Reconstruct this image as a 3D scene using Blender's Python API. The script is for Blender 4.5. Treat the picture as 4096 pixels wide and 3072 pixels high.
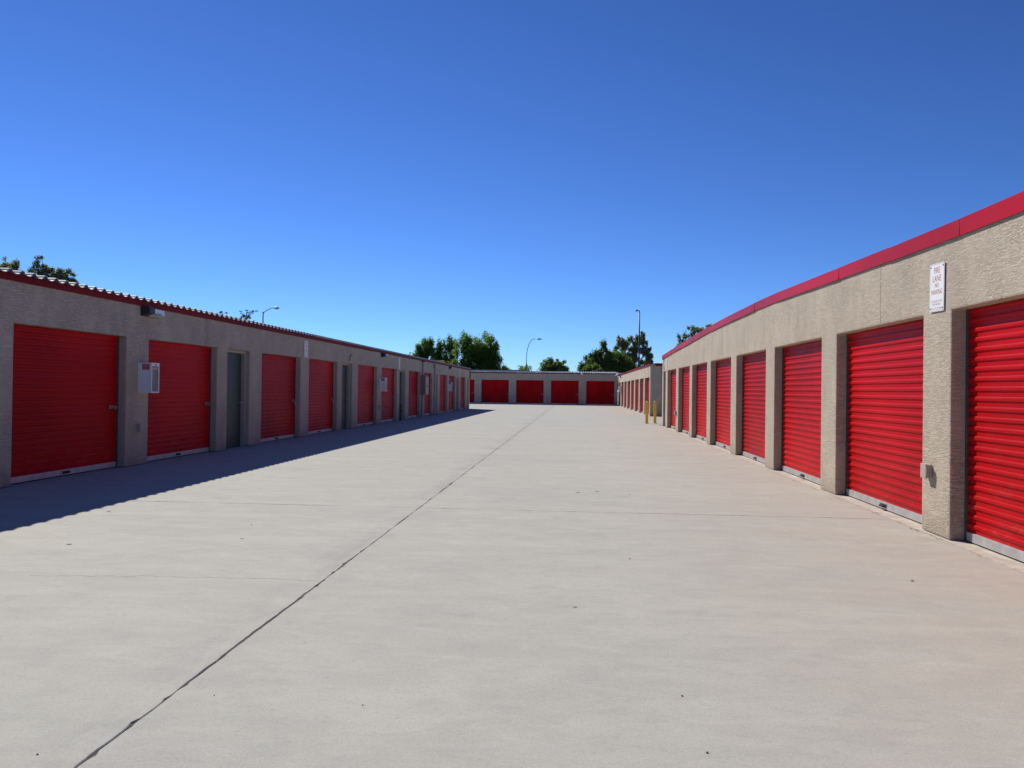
import bpy, bmesh, math, random
import numpy as np
from mathutils import Vector, Matrix

random.seed(7)
RNG = np.random.default_rng(11)
R = math.radians
sc = bpy.context.scene
for o in list(bpy.data.objects):
    bpy.data.objects.remove(o)
COL = sc.collection

# ------------------------------------------------------------------ camera
cam_d = bpy.data.cameras.new("camera")
cam_d.sensor_width = 36.0
cam_d.lens = 27.99
cam_d.clip_start = 0.05
cam_d.clip_end = 3000
cam = bpy.data.objects.new("camera", cam_d)
COL.objects.link(cam)
yaw, pitch, roll = math.atan(134 / 1720), math.atan(12.8 / 1720), 0.0125
fw = Vector((-math.sin(yaw) * math.cos(pitch), math.cos(yaw) * math.cos(pitch), math.sin(pitch)))
r0 = Vector((math.cos(yaw), math.sin(yaw), 0))
u0 = r0.cross(fw)
cr = r0 * math.cos(roll) + u0 * math.sin(roll)
cu = -r0 * math.sin(roll) + u0 * math.cos(roll)
M = Matrix((cr, cu, -fw)).transposed().to_4x4()
M.translation = Vector((0, 0, 1.33))
cam.matrix_world = M
sc.camera = cam

# ------------------------------------------------------------------ sky, sun, exposure
SUN = Vector((-0.74, 0.88, 1.0)).normalized()      # towards the sun
w = bpy.data.worlds.new("World")
sc.world = w
w.use_nodes = True
nt = w.node_tree
bg = nt.nodes["Background"]
sky = nt.nodes.new("ShaderNodeTexSky")
sky.sky_type = 'NISHITA'
sky.sun_disc = False
sky.sun_elevation = math.asin(SUN.z)
sky.sun_rotation = math.atan2(SUN.x, SUN.y)
sky.altitude = 2500
sky.air_density = 1.0
sky.dust_density = 0.05
sky.ozone_density = 4.0
wb = nt.nodes.new("ShaderNodeMix")                 # one even tint: the camera's cool white balance
wb.data_type = 'RGBA'
wb.blend_type = 'MULTIPLY'
wb.inputs[0].default_value = 1.0
wb.inputs[7].default_value = (0.365, 0.49, 0.69, 1.0)
gm = nt.nodes.new("ShaderNodeGamma")                # the camera's contrast, the same over the whole sky
gm.inputs[1].default_value = 1.25
nt.links.new(sky.outputs[0], gm.inputs[0])
nt.links.new(gm.outputs[0], wb.inputs[6])
nt.links.new(wb.outputs[2], bg.inputs["Color"])
bg.inputs["Strength"].default_value = 0.108
sd = bpy.data.lights.new("sun", 'SUN')
sd.energy = 5.0
sd.angle = R(0.53)
sd.color = (1.0, 0.95, 0.86)
so = bpy.data.objects.new("sun", sd)
so.rotation_euler = SUN.to_track_quat('Z', 'Y').to_euler()
COL.objects.link(so)
sc.view_settings.view_transform = 'Standard'
sc.view_settings.look = 'None'
sc.view_settings.exposure = 0.0
sc.view_settings.gamma = 1.0
sc.view_settings.use_curve_mapping = False
sc.render.engine = 'CYCLES'
sc.cycles.use_denoising = True
sc.cycles.max_bounces = 8

# ------------------------------------------------------------------ helpers: materials
class NT:
    def __init__(s, name):
        s.m = bpy.data.materials.new(name)
        s.m.use_nodes = True
        s.t = s.m.node_tree
        s.b = s.t.nodes["Principled BSDF"]
        s.tc = s.t.nodes.new("ShaderNodeTexCoord")
    def n(s, typ, **kw):
        nd = s.t.nodes.new(typ)
        for k, v in kw.items():
            setattr(nd, k, v)
        return nd
    def l(s, a, b):
        s.t.links.new(a, b)
    def coord(s, scale=(1, 1, 1), which="Object"):
        mp = s.n("ShaderNodeMapping")
        mp.inputs["Scale"].default_value = scale
        s.l(s.tc.outputs[which], mp.inputs[0])
        return mp.outputs[0]
    def world(s, scale=(1, 1, 1)):
        g = s.n("ShaderNodeNewGeometry")
        mp = s.n("ShaderNodeMapping")
        mp.inputs["Scale"].default_value = scale
        s.l(g.outputs["Position"], mp.inputs[0])
        return mp.outputs[0]
    def noise(s, co, scale, detail=4, rough=0.55, dist=0.0):
        nd = s.n("ShaderNodeTexNoise")
        nd.inputs["Scale"].default_value = scale
        nd.inputs["Detail"].default_value = detail
        nd.inputs["Roughness"].default_value = rough
        nd.inputs["Distortion"].default_value = dist
        s.l(co, nd.inputs["Vector"])
        return nd.outputs["Fac"]
    def ramp(s, f, stops):
        nd = s.n("ShaderNodeValToRGB")
        e = nd.color_ramp.elements
        while len(e) < len(stops):
            e.new(0.5)
        for el, (p, c) in zip(e, stops):
            el.position = p
            el.color = (*c, 1) if isinstance(c, tuple) else (c, c, c, 1)
        s.l(f, nd.inputs[0])
        return nd.outputs[0]
    def mix(s, f, a, b, mode='MIX'):
        nd = s.n("ShaderNodeMix", data_type='RGBA', blend_type=mode)
        for inp, v in ((nd.inputs[0], f), (nd.inputs[6], a), (nd.inputs[7], b)):
            if isinstance(v, (int, float)):
                inp.default_value = v
            elif isinstance(v, tuple):
                inp.default_value = (*v, 1)
            else:
                s.l(v, inp)
        return nd.outputs[2]
    def math(s, op, a, b=None, c=None, clamp=False):
        nd = s.n("ShaderNodeMath", operation=op, use_clamp=clamp)
        for i, v in enumerate((a, b, c)):
            if v is None:
                continue
            if isinstance(v, (int, float)):
                nd.inputs[i].default_value = v
            else:
                s.l(v, nd.inputs[i])
        return nd.outputs[0]
    def bump(s, h, strength=0.3, dist=0.01, prev=None):
        nd = s.n("ShaderNodeBump")
        nd.inputs["Strength"].default_value = strength
        nd.inputs["Distance"].default_value = dist
        s.l(h, nd.inputs["Height"])
        if prev is not None:
            s.l(prev, nd.inputs["Normal"])
        return nd.outputs[0]
    def set(s, color=None, rough=None, metal=None, normal=None, spec=None):
        for key, v in (("Base Color", color), ("Roughness", rough), ("Metallic", metal), ("Specular IOR Level", spec)):
            if v is None:
                continue
            if isinstance(v, tuple):
                s.b.inputs[key].default_value = (*v, 1)
            elif isinstance(v, (int, float)):
                s.b.inputs[key].default_value = v
            else:
                s.l(v, s.b.inputs[key])
        if normal is not None:
            s.l(normal, s.b.inputs["Normal"])
        return s.m

MAT = {}

def plain(name, color, rough=0.6, metal=0.0, vary=0.12, scale=6, bumpy=0.0, spec=None):
    t = NT(name)
    n1 = t.noise(t.coord(), scale, 5)
    a = tuple(c * (1 - vary) for c in color)
    b = tuple(min(1, c * (1 + vary)) for c in color)
    colr = t.mix(t.ramp(n1, [(0.3, 0.0), (0.7, 1.0)]), a, b)
    nrm = t.bump(t.noise(t.coord(), 90, 3), bumpy, 0.003) if bumpy else None
    rg = t.math('MULTIPLY_ADD', n1, 0.2, rough - 0.1)
    MAT[name] = t.set(colr, rg, metal, nrm, spec)

# concrete of the drive: broom streaks, aggregate grain, rust dust along the right side, dirt along the joint
t = NT("concrete")
pos = t.world()
sep = t.n("ShaderNodeSeparateXYZ")
t.l(pos, sep.inputs[0])
big = t.noise(t.world((0.35, 0.55, 1)), 1.0, 9, 0.66, 0.3)
streak = t.noise(t.world((0.35, 2.6, 1)), 1.0, 10, 0.72, 0.2)
blot = t.noise(t.world((1.7, 2.1, 1)), 1.0, 10, 0.78, 0.4)
fine = t.noise(t.world(), 30, 6, 0.8)
grain = t.noise(t.world(), 95, 5, 0.85)
patchy = t.noise(t.world((3.2, 6.5, 1)), 1.0, 9, 0.72, 0.6)
c = t.mix(t.ramp(big, [(0.34, 0.0), (0.66, 1.0)]), (0.442, 0.436, 0.380), (0.492, 0.480, 0.410))
c = t.mix(t.ramp(streak, [(0.40, 0.0), (0.62, 0.34)]), c, (0.375, 0.365, 0.335))
c = t.mix(t.ramp(blot, [(0.48, 0.0), (0.74, 0.50)]), c, (0.330, 0.330, 0.318))
rust = t.math('MULTIPLY', t.ramp(t.math('MULTIPLY_ADD', sep.outputs[0], 0.22, 0.12), [(0.25, 0.0), (0.95, 1.0)]),
              t.ramp(t.noise(t.world((0.4, 1.5, 1)), 1.0, 9, 0.68, 0.4), [(0.36, 0.15), (0.66, 1.0)]))
c = t.mix(t.math('MULTIPLY', rust, 0.78), c, (0.43, 0.345, 0.268))
jd = t.math('ABSOLUTE', t.math('ADD', sep.outputs[0], 1.80))
jm = t.math('MULTIPLY', t.ramp(jd, [(0.0, 1.0), (0.30, 0.0)]), t.ramp(t.noise(t.world((2.5, 0.8, 1)), 1.2, 9, 0.75), [(0.44, 0.0), (0.66, 0.60)]))
c = t.mix(jm, c, (0.28, 0.275, 0.265))
# old drips and scuffs
vo = t.n("ShaderNodeTexVoronoi")
vo.inputs["Scale"].default_value = 0.85
wob = t.n("ShaderNodeMix", data_type='RGBA')
wob.inputs[0].default_value = 0.045
nz = t.n("ShaderNodeTexNoise")
nz.inputs["Scale"].default_value = 9.0
nz.inputs["Detail"].default_value = 6.0
t.l(pos, nz.inputs["Vector"])
t.l(pos, wob.inputs[6])
t.l(nz.outputs["Color"], wob.inputs[7])
t.l(wob.outputs[2], vo.inputs["Vector"])
drip = t.math('MULTIPLY', t.ramp(vo.outputs["Distance"], [(0.02, 1.0), (0.10, 0.0)]), t.ramp(t.noise(t.world((0.5, 0.5, 1)), 1.0, 2), [(0.48, 0.0), (0.62, 0.32)]))
c = t.mix(t.ramp(patchy, [(0.50, 0.0), (0.66, 0.30)]), c, (0.315, 0.310, 0.298))
c = t.mix(t.ramp(patchy, [(0.32, 0.40), (0.46, 0.0)]), c, (0.52, 0.515, 0.485))
c = t.mix(drip, c, (0.21, 0.205, 0.20))
c = t.mix(t.ramp(grain, [(0.32, 0.60), (0.47, 0.0)]), c, (0.20, 0.195, 0.185))
c = t.mix(t.ramp(grain, [(0.56, 0.0), (0.70, 0.60)]), c, (0.66, 0.64, 0.60))
c = t.mix(t.ramp(fine, [(0.32, 0.34), (0.48, 0.0)]), c, (0.27, 0.265, 0.25))
nb = t.bump(t.noise(t.world((20, 140, 60)), 1.0, 3, 0.6), 0.10, 0.003, t.bump(grain, 0.16, 0.003))
MAT["concrete"] = t.set(c, t.math('MULTIPLY_ADD', fine, 0.15, 0.80), 0.0, nb, 0.25)

# stucco: skip-trowel, short wavy horizontal wrinkles
def stucco(name, col, col2, strength):
    t = NT(name)
    co = t.coord((8.5, 8.5, 50))
    n1 = t.noise(co, 1.0, 3, 0.55, 0.6)
    ridge = t.math('ABSOLUTE', t.math('SUBTRACT', n1, 0.5))
    groove = t.ramp(ridge, [(0.0, 0.0), (0.075, 1.0)])
    patch = t.ramp(t.noise(t.coord((3, 3, 2)), 1.0, 3), [(0.38, 0.35), (0.60, 1.0)])
    fine = t.noise(t.coord((60, 60, 95)), 1.0, 4, 0.65)
    h = t.math('ADD', t.math('MULTIPLY', t.math('SUBTRACT', groove, 1.0), patch), t.math('MULTIPLY', fine, 0.8))
    big = t.noise(t.coord((0.9, 0.9, 0.7)), 1.0, 5, 0.6)
    drip = t.noise(t.coord((3.0, 3.0, 0.35)), 1.0, 4, 0.6)
    c = t.mix(t.ramp(big, [(0.35, 0.0), (0.68, 1.0)]), col, col2)
    c = t.mix(t.ramp(drip, [(0.52, 0.0), (0.74, 0.42)]), c, tuple(x * 0.74 for x in col))
    c = t.mix(t.math('MULTIPLY', t.math('SUBTRACT', 1.0, groove), t.math('MULTIPLY', patch, 0.22)), c, tuple(x * 0.55 for x in col))
    sep = t.n("ShaderNodeSeparateXYZ")
    t.l(t.tc.outputs["Object"], sep.inputs[0])
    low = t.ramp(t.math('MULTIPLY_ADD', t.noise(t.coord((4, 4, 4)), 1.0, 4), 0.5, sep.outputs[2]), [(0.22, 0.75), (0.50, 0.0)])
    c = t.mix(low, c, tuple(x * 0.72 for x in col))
    MAT[name] = t.set(c, 0.88, 0.0, t.bump(h, strength, 0.014), 0.2)

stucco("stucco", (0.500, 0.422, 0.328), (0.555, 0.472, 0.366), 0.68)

# red paint of the roll-up doors: slightly chalky enamel
def red_paint(name, col, rough, spec=0.07, per_piece=0.0):
    t = NT(name)
    fade = t.noise(t.world((0.9, 0.33, 0.5)), 1.0, 3)
    scuff = t.noise(t.world((3, 3, 9)), 1.0, 8, 0.75)
    sep = t.n("ShaderNodeSeparateXYZ")
    t.l(t.world(), sep.inputs[0])
    c = t.mix(t.ramp(fade, [(0.34, 0.0), (0.66, 1.0)]), tuple(x * 0.76 for x in col), tuple(min(1, x * 1.14) for x in col))
    low = t.math('MULTIPLY', t.ramp(sep.outputs[2], [(0.05, 1.0), (0.75, 0.12)]), t.ramp(scuff, [(0.50, 0.0), (0.74, 0.38)]))
    c = t.mix(low, c, (0.36, 0.17, 0.13))
    if per_piece:
        oi = t.n("ShaderNodeObjectInfo")
        c = t.mix(t.math('MULTIPLY', oi.outputs["Random"], per_piece), c, tuple(x * 0.45 for x in col))
    MAT[name] = t.set(c, t.math('MULTIPLY_ADD', scuff, 0.3, rough - 0.12), 0.0, None, spec)

red_paint("door_red", (0.48, 0.003, 0.006), 0.36, 0.07, 0.06)
red_paint("fascia_red", (0.20, 0.005, 0.008), 0.5, 0.1, 0.2)
red_paint("coping_red", (0.46, 0.004, 0.011), 0.38, 0.12, 0.22)
plain("galvanized", (0.17, 0.20, 0.235), 0.55, 0.0, 0.14, 4, 0.0, 0.12)
plain("glint_metal", (0.55, 0.56, 0.56), 0.40, 0.7, 0.12, 9)
plain("aluminium", (0.50, 0.50, 0.49), 0.45, 0.5, 0.14, 9)
plain("dull_steel", (0.22, 0.21, 0.20), 0.5, 0.5, 0.14, 9)
plain("track_steel", (0.10, 0.09, 0.085), 0.55, 0.4, 0.15, 9)
plain("rubber", (0.02, 0.02, 0.02), 0.8)
plain("dark_metal", (0.045, 0.045, 0.05), 0.45, 0.4)
plain("black_plastic", (0.02, 0.02, 0.022), 0.5)
plain("brass", (0.55, 0.45, 0.25), 0.35, 0.9)
plain("green_door", (0.026, 0.050, 0.043), 0.45, 0.0, 0.10, 3)
plain("tan_paint", (0.40, 0.335, 0.275), 0.6, 0.0, 0.08, 8)
plain("brown_and_shaded_tan", (0.24, 0.165, 0.14), 0.6, 0.0, 0.10, 8)
plain("threshold_concrete", (0.50, 0.44, 0.37), 0.85, 0.0, 0.22, 7, 0.35, 0.2)
t = NT("joint_fill")
jn = t.noise(t.world((6, 2.2, 1)), 1.0, 6, 0.7)
MAT["joint_fill"] = t.set(t.ramp(jn, [(0.36, (0.05, 0.046, 0.042)), (0.52, (0.16, 0.15, 0.135)), (0.66, (0.36, 0.345, 0.315))]), 0.95, 0.0, None, 0.1)
plain("white_paint", (0.74, 0.75, 0.76), 0.45, 0.0, 0.05, 5)
plain("sign_white", (0.78, 0.79, 0.76), 0.5, 0.0, 0.04, 9)
plain("sign_faded", (0.40, 0.36, 0.33), 0.6, 0.0, 0.25, 22)
plain("sign_red", (0.46, 0.16, 0.10), 0.6, 0.0, 0.15, 60)
plain("sign_pale_red", (0.56, 0.33, 0.27), 0.6, 0.0, 0.15, 60)
plain("label_red", (0.50, 0.03, 0.04), 0.5, 0.0, 0.1, 20)
plain("letter_red", (0.26, 0.02, 0.02), 0.6, 0.0, 0.15, 12)
plain("yellow_paint", (0.78, 0.44, 0.012), 0.5, 0.0, 0.16, 14, 0.15)
plain("pole_grey", (0.045, 0.052, 0.065), 0.5, 0.2, 0.12, 3)
plain("lamp_grey", (0.30, 0.31, 0.33), 0.45, 0.3, 0.1, 6)
plain("lens", (0.62, 0.66, 0.68), 0.12, 0.0, 0.08, 20)
plain("extinguisher_red", (0.50, 0.03, 0.02), 0.3)
plain("dirt", (0.32, 0.26, 0.20), 0.95, 0.0, 0.2, 0.5)
plain("pebble", (0.17, 0.16, 0.15), 0.9, 0.0, 0.3, 40)
plain("leaf_dry", (0.16, 0.105, 0.055), 0.8, 0.0, 0.3, 40)
plain("bark", (0.115, 0.085, 0.065), 0.9, 0.0, 0.3, 5, 0.4)
plain("bark_pale", (0.33, 0.30, 0.26), 0.85, 0.0, 0.25, 4, 0.3)
plain("roof_brown", (0.10, 0.075, 0.055), 0.9, 0.0, 0.2, 12, 0.3, 0.05)
plain("roof_slate", (0.035, 0.045, 0.065), 0.9, 0.0, 0.1, 3, 0.0, 0.0)
plain("house_wall", (0.45, 0.38, 0.30), 0.85, 0.0, 0.1, 2)
plain("roof_felt", (0.24, 0.24, 0.23), 0.8, 0.0, 0.15, 2)
plain("crack", (0.11, 0.105, 0.10), 0.95)

tg = NT("glass")
tg.b.inputs["Transmission Weight"].default_value = 0.85
tg.b.inputs["IOR"].default_value = 1.3
tg.set((0.80, 0.84, 0.84), 0.08)
MAT["glass"] = tg.m

def leaf_mat(name, dark, light, trans=0.35):
    t = NT(name)
    g = t.n("ShaderNodeNewGeometry")
    ro = t.ramp(g.outputs["Random Per Island"], [(0.0, dark), (0.62, tuple((a + b) / 2 for a, b in zip(dark, light))), (1.0, light)])
    clump = t.noise(t.coord(), 0.8, 2)
    c = t.mix(t.ramp(clump, [(0.35, 0.35), (0.65, 0.0)]), ro, dark)
    t.set(c, 0.55, 0.0, None, 0.3)
    tr = t.n("ShaderNodeBsdfTranslucent")
    t.l(t.mix(1.0, c, (1.7, 2.0, 0.8), 'MULTIPLY'), tr.inputs[0])
    mx = t.n("ShaderNodeMixShader")
    mx.inputs[0].default_value = trans
    out = [x for x in t.t.nodes if x.type == 'OUTPUT_MATERIAL'][0]
    t.l(t.b.outputs[0], mx.inputs[1])
    t.l(tr.outputs[0], mx.inputs[2])
    t.l(mx.outputs[0], out.inputs[0])
    MAT[name] = t.m

leaf_mat("leaf_green", (0.070, 0.120, 0.028), (0.22, 0.30, 0.065), 0.55)
leaf_mat("leaf_dense", (0.060, 0.095, 0.030), (0.18, 0.235, 0.07), 0.52)
leaf_mat("leaf_gum", (0.11, 0.125, 0.085), (0.25, 0.25, 0.17), 0.48)
leaf_mat("leaf_grey", (0.07, 0.085, 0.06), (0.15, 0.16, 0.12), 0.25)
leaf_mat("leaf_palo", (0.055, 0.085, 0.035), (0.12, 0.15, 0.06), 0.35)

# ------------------------------------------------------------------ helpers: meshes
class MB:
    def __init__(s):
        s.v, s.f = [], []
    def add(s, vs, fs):
        k = len(s.v)
        s.v += [tuple(p) for p in vs]
        s.f += [tuple(i + k for i in f) for f in fs]
        return s
    def box(s, x0, x1, y0, y1, z0, z1):
        return s.add([(x0, y0, z0), (x1, y0, z0), (x1, y1, z0), (x0, y1, z0), (x0, y0, z1), (x1, y0, z1), (x1, y1, z1), (x0, y1, z1)],
                     [(0, 3, 2, 1), (4, 5, 6, 7), (0, 1, 5, 4), (1, 2, 6, 5), (2, 3, 7, 6), (3, 0, 4, 7)])
    def tube(s, pts, rads, n=8, cap=True):
        pts = [Vector(p) for p in pts]
        if isinstance(rads, (int, float)):
            rads = [rads] * len(pts)
        rings = []
        ref = None
        for i, p in enumerate(pts):
            d = (pts[min(i + 1, len(pts) - 1)] - pts[max(i - 1, 0)]).normalized()
            if ref is None:
                ref = Vector((1, 0, 0)) if abs(d.x) < 0.8 else Vector((0, 1, 0))
            a = d.cross(ref).normalized()
            b = d.cross(a).normalized()
            ref = b.cross(d) if False else ref
            rings.append([p + (a * math.cos(2 * math.pi * k / n) + b * math.sin(2 * math.pi * k / n)) * rads[i] for k in range(n)])
        vs = [q for r_ in rings for q in r_]
        fs = []
        for i in range(len(pts) - 1):
            for k in range(n):
                fs.append((i * n + k, i * n + (k + 1) % n, (i + 1) * n + (k + 1) % n, (i + 1) * n + k))
        if cap:
            fs.append(tuple(range(n))[::-1])
            fs.append(tuple((len(pts) - 1) * n + k for k in range(n)))
        return s.add(vs, fs)
    def mesh(s, name, mat, smooth=False, bevel=0.0):
        me = bpy.data.meshes.new(name)
        me.from_pydata(s.v, [], s.f)
        bm = bmesh.new()
        bm.from_mesh(me)
        if bevel:
            bmesh.ops.remove_doubles(bm, verts=bm.verts, dist=1e-5)
        bmesh.ops.recalc_face_normals(bm, faces=bm.faces)
        if bevel:
            es = [e for e in bm.edges if len(e.link_faces) == 2 and e.calc_face_angle(0) > 0.6]
            bmesh.ops.bevel(bm, geom=es, offset=bevel, segments=2, affect='EDGES', profile=0.6)
        bm.to_mesh(me)
        bm.free()
        me.materials.append(MAT[mat])
        if smooth:
            me.shade_smooth()
        return me
    def build(s, name, mat, parent=None, smooth=False, bevel=0.0, loc=None):
        return link(name, s.mesh(name, mat, smooth, bevel), parent, loc)

def link(name, me, parent=None, loc=None):
    o = bpy.data.objects.new(name, me)
    COL.objects.link(o)
    if parent is not None:
        o.parent = parent
    if loc is not None:
        o.location = loc
    return o

def tag(o, label=None, cat=None, group=None, kind=None):
    for k, v in (("label", label), ("category", cat), ("group", group), ("kind", kind)):
        if v:
            o[k] = v
    return o

def empty(name, loc, rz=0.0):
    o = bpy.data.objects.new(name, None)
    o.empty_display_size = 0.2
    o.location = loc
    o.rotation_euler = (0, 0, rz)
    COL.objects.link(o)
    return o

def copy_tree(o, parent=None):
    c_ = o.copy()
    COL.objects.link(c_)
    c_.parent = parent
    for ch in list(o.children):
        copy_tree(ch, c_)
    return c_

def text_mesh(body, size, mat, xs=1.0, bold=0.0):
    cu_ = bpy.data.curves.new("lettering", 'FONT')
    cu_.body = body
    cu_.size = size
    cu_.align_x = 'CENTER'
    cu_.align_y = 'CENTER'
    cu_.offset = bold
    cu_.extrude = 0.0
    ob = bpy.data.objects.new("lettering", cu_)
    COL.objects.link(ob)
    me = bpy.data.meshes.new_from_object(ob.evaluated_get(bpy.context.evaluated_depsgraph_get()))
    bpy.data.objects.remove(ob)
    # stand it up: text x -> u, text y -> z, facing -v
    me.transform(Matrix(((xs, 0, 0, 0), (0, 0, 1, 0), (0, 1, 0, 0), (0, 0, 0, 1))))
    me.materials.clear()
    me.materials.append(MAT[mat])
    return me

# ------------------------------------------------------------------ the ground
g = MB().add([(-900, -300, -0.07), (900, -300, -0.07), (900, 1500, -0.07), (-900, 1500, -0.07)], [(0, 1, 2, 3)]).build("ground", "dirt")
tag(g, kind="structure")
pv = MB().box(-45, 45, -12, 78, -0.06, -0.0065).build("pavement", "joint_fill")
tag(pv, kind="structure")

def ragged(a, b, amp, chip, step=0.05):
    """points from a to b (2D) with small random offsets along the normal"""
    a, b = Vector(a), Vector(b)
    L = (b - a).length
    n = max(1, min(600, int(L / step)))
    nrm = Vector((-(b - a).y, (b - a).x)).normalized()
    out, w_ = [], 0.0
    for i in range(n):
        w_ = 0.85 * w_ + random.gauss(0, amp)
        off = w_
        if random.random() < chip:
            off += random.uniform(0.004, 0.014)
        out.append(a + (b - a) * (i / n) + nrm * (off if i else 0))
    return out

def slab(x0, x1, y0, y1, near):
    g_ = 0.0032                                   # half joint width
    amp = 0.0017 if near else 0.0008
    chip = 0.04 if near else 0.0
    step = 0.04 if near else 0.5
    cs = [(x0 + g_, y0 + g_ * 0.5), (x1 - g_, y0 + g_ * 0.5), (x1 - g_, y1 - g_ * 0.5), (x0 + g_, y1 - g_ * 0.5)]
    ring = []
    for i in range(4):
        ring += ragged(cs[i], cs[(i + 1) % 4], amp, chip, step)
    n = len(ring)
    cx, cy = (x0 + x1) / 2, (y0 + y1) / 2
    vs = []
    for z, ins in ((-0.02, 0.0), (-0.004, 0.0), (0.0, 0.004)):
        for p in ring:
            sx = ins * (1 if p.x < cx else -1)
            sy = ins * (1 if p.y < cy else -1)
            ex = min(abs(p.x - x0), abs(p.x - x1)) < 0.05
            ey = min(abs(p.y - y0), abs(p.y - y1)) < 0.05
            vs.append((p.x + (sx if ex else 0), p.y + (sy if ey else 0), z))
    fs = []
    for k in range(2):
        for i in range(n):
            fs.append((k * n + i, k * n + (i + 1) % n, (k + 1) * n + (i + 1) % n, (k + 1) * n + i))
    fs.append(tuple(2 * n + i for i in range(n)))
    return MB().add(vs, fs).build("concrete_slab", "concrete", pv)

JX = -1.71
rows = [-10.0, 8.80, 15.1, 21.3, 31.9, 43.2, 54.9, 64.8, 76.0]
for i in range(len(rows) - 1):
    near = rows[i] < 16
    s1 = slab(-7.55, JX, rows[i], rows[i + 1], near)
    slab(JX, 3.385, rows[i], rows[i + 1], near)
    if i == 0:
        left_slab = s1
slab(3.385, 22.0, 31.9, 43.2, False)
slab(3.385, 4.06, 43.2, 76.0, False)
slab(-30.0, -7.55, 54.9, 76.0, False)
# the crack that crosses the left slab
pts, x, y = [], -3.75, 5.26
while x < JX - 0.02:
    pts.append((x, y))
    x += random.uniform(0.02, 0.05)
    y += random.gauss(0.0009, 0.009)
mb = MB()
for i in range(len(pts) - 1):
    wd = 0.0006 + 0.0013 * random.random()
    (xa, ya), (xb, yb) = pts[i], pts[i + 1]
    mb.add([(xa, ya - wd, 0.0012), (xb, yb - wd, 0.0012), (xb, yb + wd, 0.0012), (xa, ya + wd, 0.0012)], [(0, 1, 2, 3)])
mb.build("crack", "crack", left_slab)

# ------------------------------------------------------------------ parts of the storage buildings
HEAD = 2.115
PITCH = 0.0880
NSLAT = 23
CURT = NSLAT * PITCH
REC = 0.15                                         # depth of the door behind the wall face
_cache = {}

def slat_profile(z0):
    """(v, z) points of one corrugation, v negative = outwards"""
    out = [(0.0, z0), (0.0, z0 + 0.042)]
    for k in range(1, 7):
        a = math.pi * k / 7
        out.append((-0.0145 * math.sin(a) ** 0.75, z0 + 0.042 + (PITCH - 0.042) * (1 - math.cos(a)) / 2))
    out.append((0.0, z0 + PITCH))
    return out

def strip(profile, w_):
    mb_ = MB()
    n = len(profile)
    vs = [(0, v, z) for v, z in profile] + [(w_, v, z) for v, z in profile]
    mb_.add(vs, [(i, n + i, n + i + 1, i + 1) for i in range(n - 1)])
    return mb_

def cached(key, fn):
    if key not in _cache:
        _cache[key] = fn()
    return _cache[key]

def slat_mesh(w_):
    return cached(("slat", w_), lambda: strip(slat_profile(0.0), w_).mesh("slat", "door_red"))

def curtain_mesh(w_):
    def mk():
        prof = []
        for i in range(NSLAT):
            prof += slat_profile(i * PITCH)[:-1]
        prof.append((0.0, CURT))
        return strip(prof, w_).mesh("curtain", "door_red")
    return cached(("curtain", w_), mk)

def guides_mesh(w_, h):
    def mk():
        m = MB()
        for a, b in ((0.0, 0.035), (w_ - 0.035, w_)):
            m.box(a, b, -0.022, 0.05, 0.004, h)
        m.box(0, w_, 0.03, 0.05, h - 0.02, h + 0.05)
        return m.mesh("guide_rails", "track_steel")
    return cached(("guide", w_, h), mk)

def bottom_bar_mesh(w_):
    def mk():
        return MB().box(0.036, w_ - 0.036, -0.020, 0.014, 0.018, 0.098).mesh("bottom_bar", "aluminium", bevel=0.004)
    return cached(("bar", w_), mk)

def seal_mesh(w_):
    return cached(("seal", w_), lambda: MB().box(0.036, w_ - 0.036, -0.012, 0.010, 0.0062, 0.0175).mesh("bottom_seal", "rubber"))

def pull_mesh():
    def mk():
        m = MB()
        m.box(-0.075, 0.075, -0.034, -0.0205, 0.040, 0.078)
        m.box(-0.045, 0.045, -0.060, -0.0345, 0.046, 0.058)
        m.tube([(-0.05, -0.05, 0.062), (0.0, -0.066, 0.068), (0.05, -0.05, 0.062)], 0.006, 6)
        return m.mesh("pull_handle", "dark_metal")
    return cached("pull", mk)

def latch_mesh():
    def mk():
        m = MB()
        m.box(-0.17, 0.0, -0.030, -0.0145, -0.028, 0.028)
        m.box(-0.14, 0.045, -0.046, -0.0305, -0.010, 0.010)
        m.box(-0.075, -0.045, -0.068, -0.0465, -0.040, 0.012)
        return m.mesh("latch", "dull_steel")
    return cached("latch", mk)

def padlock_mesh():
    def mk():
        m = MB()
        m.box(-0.025, 0.025, -0.085, -0.062, -0.105, -0.055)
        m.tube([(-0.016, -0.073, -0.056), (-0.016, -0.073, -0.03), (0, -0.073, -0.015), (0.016, -0.073, -0.03), (0.016, -0.073, -0.056)], 0.005, 6)
        return m.mesh("padlock", "brass")
    return cached("padlock", mk)

def roll_up_door(bld, a, b, slats, latch=True, lock=False):
    w_ = round(b - a, 3)
    d = link("roll_up_door", guides_mesh(w_, HEAD), bld, (a, REC, 0))
    z0 = 0.092
    if slats:
        for i in range(NSLAT + 1):
            if z0 + i * PITCH > HEAD + 0.02:
                break
            link("slat", slat_mesh(w_), d, (0, random.uniform(-0.0010, 0.0010), z0 + i * PITCH))
    else:
        link("curtain", curtain_mesh(w_), d, (0, 0, z0))
    link("bottom_bar", bottom_bar_mesh(w_), d)
    link("bottom_seal", seal_mesh(w_), d)
    link("pull_handle", pull_mesh(), d, (w_ / 2, 0, 0))
    if latch:
        link("latch", latch_mesh(), d, (w_ - 0.09, 0, 0.98))
    if lock:
        link("padlock", padlock_mesh(), d, (w_ - 0.15, 0, 0.98))
    return d

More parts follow.
